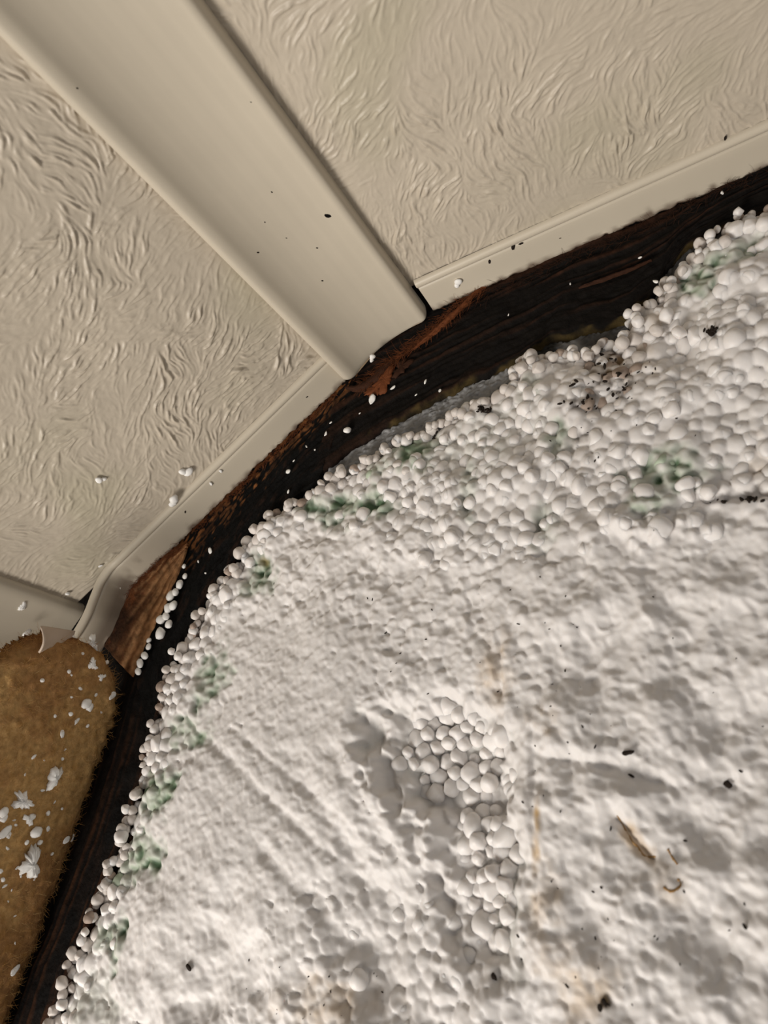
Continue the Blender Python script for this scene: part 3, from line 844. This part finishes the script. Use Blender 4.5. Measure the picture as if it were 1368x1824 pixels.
# small dirt specks on the foam: one part
sp = []
r = np.random.default_rng(21)
IV1, IF1 = ico(1)
def speck_at(px, py, size, el=1.0):
    x, z = on_wall(px, py, 2)
    h = samp(H, np.array([x]), np.array([z]))[0]
    Vv = IV1 * size * np.array([el, 0.5, 0.7]); a = r.random() * 6.28
    Vv = np.stack([Vv[:, 0] * math.cos(a) - Vv[:, 2] * math.sin(a), Vv[:, 1], Vv[:, 0] * math.sin(a) + Vv[:, 2] * math.cos(a)], -1)
    sp.append(Vv + np.array([x, -h - size * 0.15, z]))
for _ in range(150):
    cxx, cyy, sx, sy = [(1000, 1450, 60, 200), (1060, 1720, 80, 80), (1150, 700, 90, 80), (1000, 1300, 60, 60), (1200, 1400, 130, 200), (560, 1780, 70, 40), (820, 1130, 200, 60), (1080, 720, 40, 60)][r.integers(8)]
    speck_at(cxx + r.normal(0, sx), cyy + r.normal(0, sy), r.uniform(0.12, 0.36), r.uniform(1, 2.2))
for _ in range(110):
    cxx, cyy, sx, sy = [(1090, 645, 22, 20), (1110, 690, 16, 14), (1040, 720, 20, 12), (1268, 598, 6, 3), (865, 732, 8, 3), (1320, 890, 26, 3), (768, 765, 3, 8)][r.integers(7)]
    speck_at(cxx + r.normal(0, sx), cyy + r.normal(0, sy), r.uniform(0.2, 0.75), r.uniform(1, 1.8))
    sp[-1] = sp[-1] - np.array([0, r.uniform(0.2, 1.2), 0])
V = np.concatenate(sp); Fs = (IF1[None] + (np.arange(len(sp)) * len(IV1))[:, None, None]).reshape(-1, 3)
o = link('dirt_specks', mesh_np('dirt_specks', V, Fs), M_DIRT, foam); o['kind'] = 'stuff'

# amber strings of glue on the foam
def string(name, pts, rad, material, parent):
    P = smooth_line(wl(pts, 2), 24)
    h = samp(H, P[:, 0], P[:, 1])
    C3 = np.stack([P[:, 0], -h - rad * 0.2, P[:, 1]], -1)
    t = np.gradient(C3, axis=0); t /= np.linalg.norm(t, axis=1)[:, None]
    u = np.cross(t, N_WALL); u /= np.linalg.norm(u, axis=1)[:, None]; w = np.cross(t, u)
    V = np.zeros((24, 7, 3))
    ra = rad * (0.5 + 0.7 * np.random.default_rng(len(pts)).random(24)); ra[0] = ra[-1] = 0.05
    for k in range(7):
        a = k / 6 * 2 * math.pi
        V[:, k] = C3 + ra[:, None] * (u * math.cos(a) + w * math.sin(a) * 0.6)
    return link(name, mesh_np(name, V.reshape(-1, 3), grid_faces(24, 7)), material, parent)
for pts in ([(1096, 1452), (1110, 1480), (1130, 1508), (1145, 1525), (1165, 1525)], [(1186, 1512), (1196, 1528), (1205, 1540)], [(1205, 1565), (1210, 1578), (1195, 1588), (1180, 1580)]):
    string('glue_string', pts, 0.27, M_GLUE, foam)
# ------------------------------------------------------------------ felt pad
fs_ = 0.5
s_ax = np.arange(-14, 150, fs_); y_ax = np.arange(3.0, -64.0, -fs_)
S, Yq = np.meshgrid(s_ax, y_ax)
# outline: a tongue with a rounded top; signed distance approximated
ymid, half = -27.0, 28.5
topc = 14.0
u = (Yq - ymid) / half
top_line = -9.0 + 19.0 * np.abs(u) ** 3.0
dside = half - np.abs(Yq - ymid)
dtop = (S - top_line) / np.sqrt(1 + (57 * np.abs(u) ** 2 / half) ** 2)
dd = np.minimum(dside, dtop)
gn = gnoise(S.shape, 1.2 / fs_, seed=400); gn2 = gnoise(S.shape, 8 / fs_, seed=401); gn3 = gnoise(S.shape, 0.6 / fs_, seed=402)
ddn = dd + 0.35 * gn
keep = ddn > 0
prof_ = np.sqrt(np.clip(1 - (1 - np.clip(ddn / 9.0, 0, 1)) ** 2, 0, 1))
Hf = -7.0 + 8.0 * prof_ + 0.35 * gn2 + 0.18 * gn + 0.10 * gn3
P = P_FRONT + S[..., None] * D_FRONT + np.stack([0 * S, Yq, 0 * S], -1) + Hf[..., None] * N_FRONT
k1 = sstep(-1.2, 1.4, gn2 + 0.5 * gn)
fcol = mixc(lin(182, 146, 96) + 0 * P, lin(150, 112, 72), k1)
fcol = mixc(fcol, lin(96, 56, 30), np.clip((1 - sstep(0, 3.5, ddn)) * 0.8, 0, 1))
fcol = mixc(fcol, lin(150, 110, 58), sstep(0.5, 2, gn3) * 0.4)
fm = keep[:-1, :-1] & keep[1:, :-1] & keep[:-1, 1:] & keep[1:, 1:]
v, f, c = compact(P.reshape(-1, 3), grid_faces(*S.shape, fm)[:, ::-1], fcol.reshape(-1, 3))
felt = link('felt_pad', mesh_np('felt_pad', v, f, c), M_FELT)
sol = felt.modifiers.new('thickness', 'SOLIDIFY'); sol.thickness = 2.0 * MM; sol.offset = -1
tag(felt, 'brown fibrous felt pad with a rounded top, dusted with white foam crumbs', 'felt pad')
def felt_point(px, py):
    p = on_plane(px, py, P_FRONT + N_FRONT * 1.0, N_FRONT)
    s = (p - P_FRONT) @ D_FRONT; y = p[1]
    i = int(np.clip((s - s_ax[0]) / fs_, 0, len(s_ax) - 1)); j = int(np.clip((y_ax[0] - y) / fs_, 0, len(y_ax) - 1))
    return P_FRONT + s * D_FRONT + np.array([0, y, 0]) + N_FRONT * Hf[j, i]
r = np.random.default_rng(31)
ok = np.argwhere(keep & (S < 125))
def felt_fibres(name, n, mat, seed, ln, wd, lift, edge_only=False):
    r = np.random.default_rng(seed)
    cand = ok if not edge_only else np.argwhere(keep & (ddn < 2.0) & (S < 125))
    pk = cand[r.integers(0, len(cand), n)]
    pts = P[pk[:, 0], pk[:, 1]]
    a = r.random(n) * 2 * math.pi
    dirs = np.cos(a)[:, None] * D_FRONT + np.sin(a)[:, None] * np.array([0, 1.0, 0])
    return fibres(name, pts, dirs, ln, wd, mat, felt, seed + 1, lift, N_FRONT)
felt_fibres('felt_fibres', 5200, M_FIBRE, 50, 2.6, 0.045, 0.35)
felt_fibres('felt_fibres', 1600, M_FIBRE_PALE, 52, 2.2, 0.04, 0.45)
felt_fibres('frayed_edge', 1500, M_FIBRE, 54, 2.4, 0.05, 0.3, True)

# curled scrap of vinyl between the felt and the lower strip
nu, nv = 26, 14
V = np.zeros((nv, nu, 3))
cA = felt_point(150, 1140) + N_FRONT * 1.0; cB = felt_point(62, 1160) + N_FRONT * 1.6
for j in range(nv):
    for i in range(nu):
        a = i / (nu - 1); b = j / (nv - 1)
        p = cA * (1 - a) + cB * a
        curl = 3.2 * a ** 2 * math.sin(b * 2.4 + 0.4)
        p = p + np.array([0.25, 0, 0.95]) * (b * (2.2 + 5.5 * a)) + N_FRONT * (curl + 0.6 * math.sin(a * 5)) + np.array([0, -1.0, 0]) * 2.0 * b * a
        V[j, i] = p
flap = link('vinyl_scrap', mesh_np('vinyl_scrap', V.reshape(-1, 3), grid_faces(nv, nu), np.broadcast_to(lin(186, 168, 150), (nu * nv, 3))), M_PLASTIC)
m_ = flap.modifiers.new('thickness', 'SOLIDIFY'); m_.thickness = 0.6 * MM
tag(flap, 'curled beige vinyl scrap on the top edge of the felt pad', 'vinyl scrap')

# ------------------------------------------------------------------ crumbs
def crumb_mesh(kind, seed):
    r = np.random.default_rng(seed)
    if kind == 'bead':
        return lumpy(IV2, seed, 0.15, 4) * np.array([1, 0.92, 0.8]), IF2
    if kind == 'flake':
        V = lumpy(IV2, seed, 0.5, 5) * np.array([1, r.uniform(0.45, 0.8), 0.28])
        V[:, 2] += 0.18 * (V[:, 0] ** 2) * r.uniform(-0.5, 1.3)
        return V, IF2
    if kind in ('ragged', 'cluster'):
        na, nr = 36, 5
        th = np.linspace(0, 2 * np.pi, na, endpoint=False)
        rad = 0.62 + 0.26 * np.abs(np.sin(th * (2.5 if kind == 'ragged' else 1.5) + r.random() * 6)) + 0.22 * r.standard_normal(na) * 0.6
        rad = np.clip(rad + 0.2 * np.sin(3 * th + r.random() * 6), 0.3, 1.15)
        V = [np.array([0, 0, 0.34])]
        for q in range(1, nr + 1):
            p = q / nr
            z = 0.30 * math.sqrt(max(1 - p ** 2.5, 0)) + 0.05 * r.standard_normal(na) * (1 - p) + (0.10 * np.sin(2 * th + 1) * p if q < nr else 0)
            V.extend(np.stack([rad * p * np.cos(th), rad * p * np.sin(th) * (0.6 if kind == 'ragged' else 0.75), z + 0 * th], -1))
        V.extend(np.stack([rad * 0.9 * np.cos(th), rad * 0.55 * np.sin(th), -0.12 + 0 * th], -1))
        V = np.array(V); Fq = [[0, 1 + k, 1 + (k + 1) % na] for k in range(na)]
        for q in range(nr):
            for k in range(na):
                a, b, c, d = 1 + q * na + k, 1 + q * na + (k + 1) % na, 1 + (q + 1) * na + (k + 1) % na, 1 + (q + 1) * na + k
                Fq += [[a, d, c], [a, c, b]]
        return V, np.array(Fq)
    # ragged piece: lobes of a few beads side by side
    n = {'pair': 2, 'cluster': 4, 'ragged': 8}[kind]
    Vs, Fs_ = [], []
    th = r.random() * 6.28
    for k in range(n):
        if kind == 'pair':
            c, s = np.array([[-0.35, 0, 0], [0.45, 0.1, -0.1]][k]), [0.72, 0.55][k]
        else:
            t = (k + 0.5) / n * 2 - 1
            c = np.array([t * 0.72 + r.normal(0, 0.06), 0.30 * math.cos(t * 2.6 + seed) + r.normal(0, 0.14), r.normal(0, 0.03)]); s = r.uniform(0.24, 0.40) if kind == 'ragged' else r.uniform(0.34, 0.5)
        Vs.append(lumpy(IV2, seed * 13 + k, 0.3, 5) @ rotm(r).T * s * np.array([1.05, 1.0, 0.55]) + c); Fs_.append(IF2 + len(IV2) * k)
    return np.concatenate(Vs), np.concatenate(Fs_)
cseed = [0]
def crumb(pos, normal, r_mm, kind, label, group, mat=None, name='foam_crumb'):
    cseed[0] += 1
    V, Fq = crumb_mesh(kind, cseed[0])
    n = np.asarray(normal, float)
    a = np.array([1, 0, 0.3]) if abs(n[0]) < 0.8 else np.array([0, 1.0, 0.2])
    t = np.cross(n, a); t /= np.linalg.norm(t); b = np.cross(n, t)
    th = rnd.random() * 6.28
    t, b = t * math.cos(th) + b * math.sin(th), -t * math.sin(th) + b * math.cos(th)
    V = (V - np.array([0, 0, np.percentile(V[:, 2], 8)])) * r_mm
    W = V[:, :1] * t + V[:, 1:2] * b + V[:, 2:3] * n
    o = link(name, mesh_np(name, W, Fq), mat or M_CRUMB)
    o.location = [float(k) * MM for k in pos]
    tag(o, label, 'foam crumb' if name == 'foam_crumb' else 'splinter', group)
    return o
def depth_of(p): return float((np.asarray(p) - CAM) @ ROT[:, 2])

G = 'foam crumbs on the brown felt pad'
big = [(165, 1184, 27, 'cluster', 'white foam crumb of several beads near the rounded top of the felt pad'),
       (194, 1182, 17, 'flake', 'curved white foam flake right of the crumb near the felt top'),
       (180, 1206, 18, 'cluster', 'narrow white foam crumb just below the crumb near the felt top'),
       (154, 1256, 28, 'pair', 'largest round white foam bead on the upper felt, a smaller bead joined to it'),
       (200, 1239, 14, 'flake', 'white foam flake close to the right edge of the upper felt'),
       (111, 1306, 17, 'flake', 'long thin white foam flake on the middle of the felt'),
       (96, 1385, 54, 'ragged', 'ragged wide white foam piece highest of the three big pieces on the felt'),
       (41, 1427, 54, 'ragged', 'ragged white foam piece middle of the three big pieces on the felt'),
       (51, 1537, 68, 'ragged', 'largest ragged white foam piece lowest of the three on the felt'),
       (53, 1459, 30, 'cluster', 'lumpy white foam crumb directly below the middle big piece on the felt'),
       (6, 1451, 28, 'pair', 'white foam crumb cut by the photo edge beside the middle big piece'),
       (63, 1482, 24, 'bead', 'oval white foam bead above the lowest big piece on the felt'),
       (8, 1481, 26, 'flake', 'broad white foam flake at the photo edge above the lowest big piece'),
       (22, 1725, 18, 'flake', 'lone white foam flake on the bottom stretch of the felt'),
       (117, 1495, 16, 'flake', 'slanting white foam flake near the right edge of the felt'),
       (139, 1496, 18, 'flake', 'thin white foam flake hanging on the frayed right edge of the felt'),
       (188, 1152, 36, 'cluster', 'wide white foam flake lying across the very top of the felt'),
       (141, 1140, 20, 'flake', 'white foam flake on the top of the felt beside the vinyl scrap'),
       (250, 1220, 20, 'pair', 'pair of white foam beads caught at the upper right corner of the felt'),
       (137, 1284, 14, 'flake', 'upright white foam flake below the large round bead on the felt')]
for (a, b, s, k, lab) in big:
    p = felt_point(a, b)
    crumb(p, N_FRONT, s * 0.5 * depth_of(p) / F, k, lab, G)
small = [(143, 1227, 10), (127, 1242, 8), (98, 1275, 9), (124, 1271, 9), (157, 1293, 8), (117, 1336, 9), (61, 1347, 11), (16, 1488, 12), (14, 1512, 10), (47, 1500, 9), (69, 1500, 12), (2, 1551, 14), (4, 1566, 9), (8, 1579, 13),
         (77, 1408, 9), (86, 1449, 9), (86, 1476, 9), (120, 1195, 8), (125, 1202, 7), (73, 1211, 8), (172, 1238, 8), (30, 1470, 7), (27, 1462, 6), (100, 1430, 6), (110, 1440, 6), (92, 1520, 6), (30, 1545, 8), (20, 1585, 6), (15, 1606, 6), (26, 1632, 6), (104, 1645, 7), (118, 1575, 6), (24, 1678, 6), (80, 1355, 5), (150, 1165, 6), (182, 1270, 6), (45, 1380, 5), (35, 1560, 7), (60, 1565, 6), (112, 1352, 7)]
for (a, b, s) in small:
    p = felt_point(a, b)
    crumb(p, N_FRONT, s * 0.5 * depth_of(p) / F, rnd.choice(['flake', 'flake', 'bead']), 'tiny white foam fleck scattered on the brown felt pad', 'tiny foam flecks on the felt')

def roof_pt(px, py, h=0): return on_plane(px, py, P_ROOF + N_ROOF * h, N_ROOF)
def slope_pt(px, py, h=0): return on_plane(px, py, P_SLOPE + N_SLOPE * h, N_SLOPE)
G = 'foam crumbs stuck to panels and trims'
for (a, b, s, k, pf, nn, h, lab) in [
        (179, 853, 19, 'pair', slope_pt, N_SLOPE, 0.1, 'small white foam bead stuck on the sloping panel left of the other bead'),
        (330, 838, 24, 'pair', slope_pt, N_SLOPE, 0.1, 'larger white foam crumb on the sloping panel just above its trim'),
        (308, 891, 26, 'pair', slope_pt, N_SLOPE, 1.6, 'white foam crumb sitting on the rib of the sloping trim'),
        (208, 1047, 16, 'bead', slope_pt, N_SLOPE, 1.0, 'round white foam bead on the lower flange of the sloping trim'),
        (375, 861, 10, 'flake', slope_pt, N_SLOPE, 1.0, 'tiny white foam flake on the upper flange of the sloping trim'),
        (392, 838, 7, 'flake', slope_pt, N_SLOPE, 1.0, 'minute white foam fleck higher up the sloping trim flange'),
        (815, 503, 20, 'pair', roof_pt, N_ROOF, 1.0, 'white foam crumb on the ceiling trim beside the cover strip end'),
        (120, 1056, 8, 'bead', slope_pt, N_SLOPE, 0.1, 'tiny foam bead on the lowest corner of the sloping panel'),
        (178, 1008, 8, 'flake', slope_pt, N_SLOPE, 0.1, 'tiny foam flake on the sloping panel near the bend of its trim'),
        (662, 638, 15, 'pair', lambda a, b, h: on_plane(a, b, (0, -4.5, 0), N_WALL), np.array([0.45, -0.3, -0.84]), 0, 'white foam crumb stuck on the lower end of the wide cover strip')]:
    p = pf(a, b, h)
    crumb(p, nn, s * 0.5 * depth_of(p) / F, k, lab, G)
p = on_plane(40, 1079, p2 + n2 * 1.6, n2); crumb(p, n2, 11 * depth_of(p) / F, 'cluster', 'white foam crumb on the lower cover strip above the felt', G)
p = on_plane(18, 1161, p2 + n2 * 2.0, n2); crumb(p, n2, 10 * depth_of(p) / F, 'pair', 'white foam crumb at the shadowed bottom edge of the lower cover strip', G)
p = on_plane(48, 1127, p2 + n2 * 4.0, n2); crumb(p, n2, 8 * depth_of(p) / F, 'flake', 'white foam flake beside the curled vinyl scrap', G)

for (a, b, s, k, lab) in [(620, 768, 15, 'bead', 'largest white foam fleck on the black batten below the cover strip'), (757, 680, 13, 'flake', 'white foam fleck on the black batten right of the torn veneer'),
                          (662, 714, 16, 'flake', 'white foam chip under the torn veneer flap'), (512, 840, 11, 'flake', 'white foam fleck on the black sloping batten near the foam'),
                          (700, 689, 11, 'flake', 'curved white foam fleck on the torn veneer'), (1286, 342, 10, 'flake', 'white foam fleck just under the right part of the ceiling trim'),
                          (374, 980, 14, 'flake', 'long white foam flake beside the tip of the wood block'), (1140, 458, 9, 'flake', 'pale wood chip on the black batten at the right')]:
    x, z = on_wall(a, b, 0.8)
    crumb((x, -0.4, z), N_WALL, s * 0.5 * depth_of((x, 0, z)) / F, k, lab, 'foam flecks on the black battens')
for (a, b, s) in [(782, 695, 7), (740, 702, 6), (579, 772, 9), (588, 752, 7), (512, 875, 8), (522, 820, 6), (545, 795, 5), (1168, 500, 9), (1015, 505, 5), (905, 560, 5), (640, 735, 5), (560, 800, 5), (352, 1000, 7), (365, 1020, 5)]:
    x, z = on_wall(a, b, 0.8)
    crumb((x, -0.3, z), N_WALL, s * 0.5 * depth_of((x, 0, z)) / F, 'flake', 'tiny white foam fleck on the black battens', 'tiny foam flecks on the battens')
for (a, b, s) in [(327, 1008, 9), (329, 1026, 10), (320, 1042, 15), (313, 1055, 14), (304, 1062, 18), (310, 1078, 17), (300, 1084, 18), (296, 1098, 16), (287, 1104, 17), (301, 1112, 15), (287, 1130, 22), (264, 1140, 10), (264, 1152, 12), (258, 1168, 15), (250, 1182, 15), (246, 1196, 14)]:
    x, z = on_wall(a, b, 1.2)
    crumb((x, -0.4, z), N_WALL, s * 0.5 * depth_of((x, 0, z)) / F * 1.05, 'bead', ('largest white foam bead beside the broken wood block, hanging lowest of the upper row' if (a, b) == (287, 1130) else
           'topmost tiny foam bead beside the tip of the broken wood block' if (a, b) == (327, 1008) else 'white foam bead stuck along the edge of the broken wood block'), 'foam beads along the wood block')

# wood splinters lying on the foam
for (a, b, s, lab) in [(1120, 1342, 20, 'dark splinter lying on the foam right of the hollow'), (1122, 1381, 13, 'short dark splinter below the longer one on the foam'), (1078, 1785, 15, 'black chip on the foam near the bottom of the photo'),
                       (1070, 1795, 11, 'brown chip beside the black chip near the bottom'), (1270, 598, 22, 'black mould chip on the beads at the upper right'), (334, 1724, 13, 'brown splinter on the smooth lower left foam'), (1335, 891, 14, 'black chip in the crack at the right edge'), (1294, 1394, 14, 'brown splinter on the right part of the foam'), (875, 1742, 12, 'black chip in the hollow of the foam'), (1326, 1650, 14, 'thin dark splinter at the lower right of the foam')]:
    x, z = on_wall(a, b, 2.0)
    h = samp(H, np.array([x]), np.array([z]))[0]
    crumb((x, -h - 0.1, z), N_WALL, s * 0.5 * depth_of((x, 0, z)) / F, 'flake', lab, 'dark chips on the foam', M_DIRT, 'wood_splinter')

def trim_specks(trim, pts, p0, n, seed):
    r = np.random.default_rng(seed); out = []
    for (a, b, sz) in pts:
        p = on_plane(a, b, p0 + n * 1.0, n)
        V = IV1 * sz * 0.5 * depth_of(p) / F
        t = np.cross(n, [0, 1.0, 0]); th = r.random() * 6.28
        u = t * math.cos(th) + np.array([0, 1.0, 0]) * math.sin(th); w = np.cross(n, u)
        out.append(V[:, :1] * u * 1.5 + V[:, 1:2] * w * 0.7 + V[:, 2:3] * n * 0.3 + p)
    o = link('specks', mesh_np('specks', np.concatenate(out), (IF1[None] + (np.arange(len(out)) * len(IV1))[:, None, None]).reshape(-1, 3)), M_DIRT, trim)
    o['kind'] = 'stuff'
r = np.random.default_rng(77)
pl = [(872, 466, 8), (914, 440, 11), (928, 434, 7), (1292, 246, 8), (998, 424, 6)]
for _ in range(45):
    a = r.uniform(860, 1368); lo_ = 505 + (a - 862) * (285 - 505) / 506
    pl.append((a, lo_ - abs(r.normal(0, 9)) - 1, r.uniform(2, 5)))
trim_specks(bpy.data.objects['trim_2'], pl, P_ROOF, N_ROOF, 5)
pl = [(547, 707, 4), (174, 1066, 8), (180, 1060, 7), (330, 912, 5), (560, 660, 4)]
for _ in range(30):
    a = r.uniform(190, 600); lo_ = 690 + (a - 600) * (945 - 690) / (340 - 600)
    pl.append((a, lo_ - abs(r.normal(0, 9)) - 2, r.uniform(2, 4.5)))
trim_specks(bpy.data.objects['trim_3'], pl, P_SLOPE, N_SLOPE, 6)

# torn veneer flap hanging below the cover strip: part of the roof batten
for (a, b, sz, ang, sd_, mt) in ((684, 676, 36, 0.9, 5, M_SPLINTER), (668, 692, 24, 0.2, 9, M_SPLINTER), (648, 686, 22, -0.6, 12, M_SPLINTER_DARK), (716, 652, 26, 0.7, 3, M_SPLINTER_DARK)):
    x, z = on_wall(a, b, 0.8)
    V, Fq = crumb_mesh('ragged', sd_)
    V = V * sz * depth_of((x, 0, z)) / F * np.array([1, 1, 0.35])
    W = np.stack([V[:, 0] * math.cos(ang) - V[:, 1] * math.sin(ang) + x, -0.5 - V[:, 2], V[:, 0] * math.sin(ang) + V[:, 1] * math.cos(ang) + z], -1)
    vf = link('torn_veneer', mesh_np('torn_veneer', W, Fq), mt, roof_batten)

# nicks and specks in the cover strip: parts of it
def strip_point(px, py):
    lo = on_plane(px, py, (0, 0, 2.0), np.array([-0.3, 0, 1.0]) / math.hypot(0.3, 1))
    for _ in range(6):
        i = int(np.argmin(np.abs(strip_prof[:, 0] - lo[0]))); i = min(max(i, 2), len(strip_prof) - 3)
        t = strip_prof[i + 1] - strip_prof[i - 1]; n = np.array([t[1], 0, -t[0]]); n /= np.linalg.norm(n)
        lo = on_plane(px, py, (strip_prof[i][0], 0, strip_prof[i][1]), n)
    return lo, n
def nick(px, py, s, name, mat):
    p, n = strip_point(px, py)
    a = np.cross(n, [0, 1.0, 0]); b = np.array([0, 1.0, 0])
    V = lumpy(IV2, px, 0.4, 4) * np.array([1, 0.6, 0.16]) * s * depth_of(p) / F
    W = V[:, :1] * (a * 0.5 + b * 0.8) + V[:, 1:2] * (a * 0.8 - b * 0.5) + V[:, 2:3] * n + p
    return link(name, mesh_np(name, W, IF2), mat, strip)
nick(583, 384, 7, 'nick', M_NICK)['label'] = 'black nick in the cream plastic'
for (a, b, s) in ((460, 450, 3), (484, 342, 2.2), (472, 396, 2), (574, 500, 2.2), (510, 424, 2), (137, 157, 2), (447, 182, 1.8), (565, 442, 2)):
    nick(a, b, s, 'speck', M_DIRT)
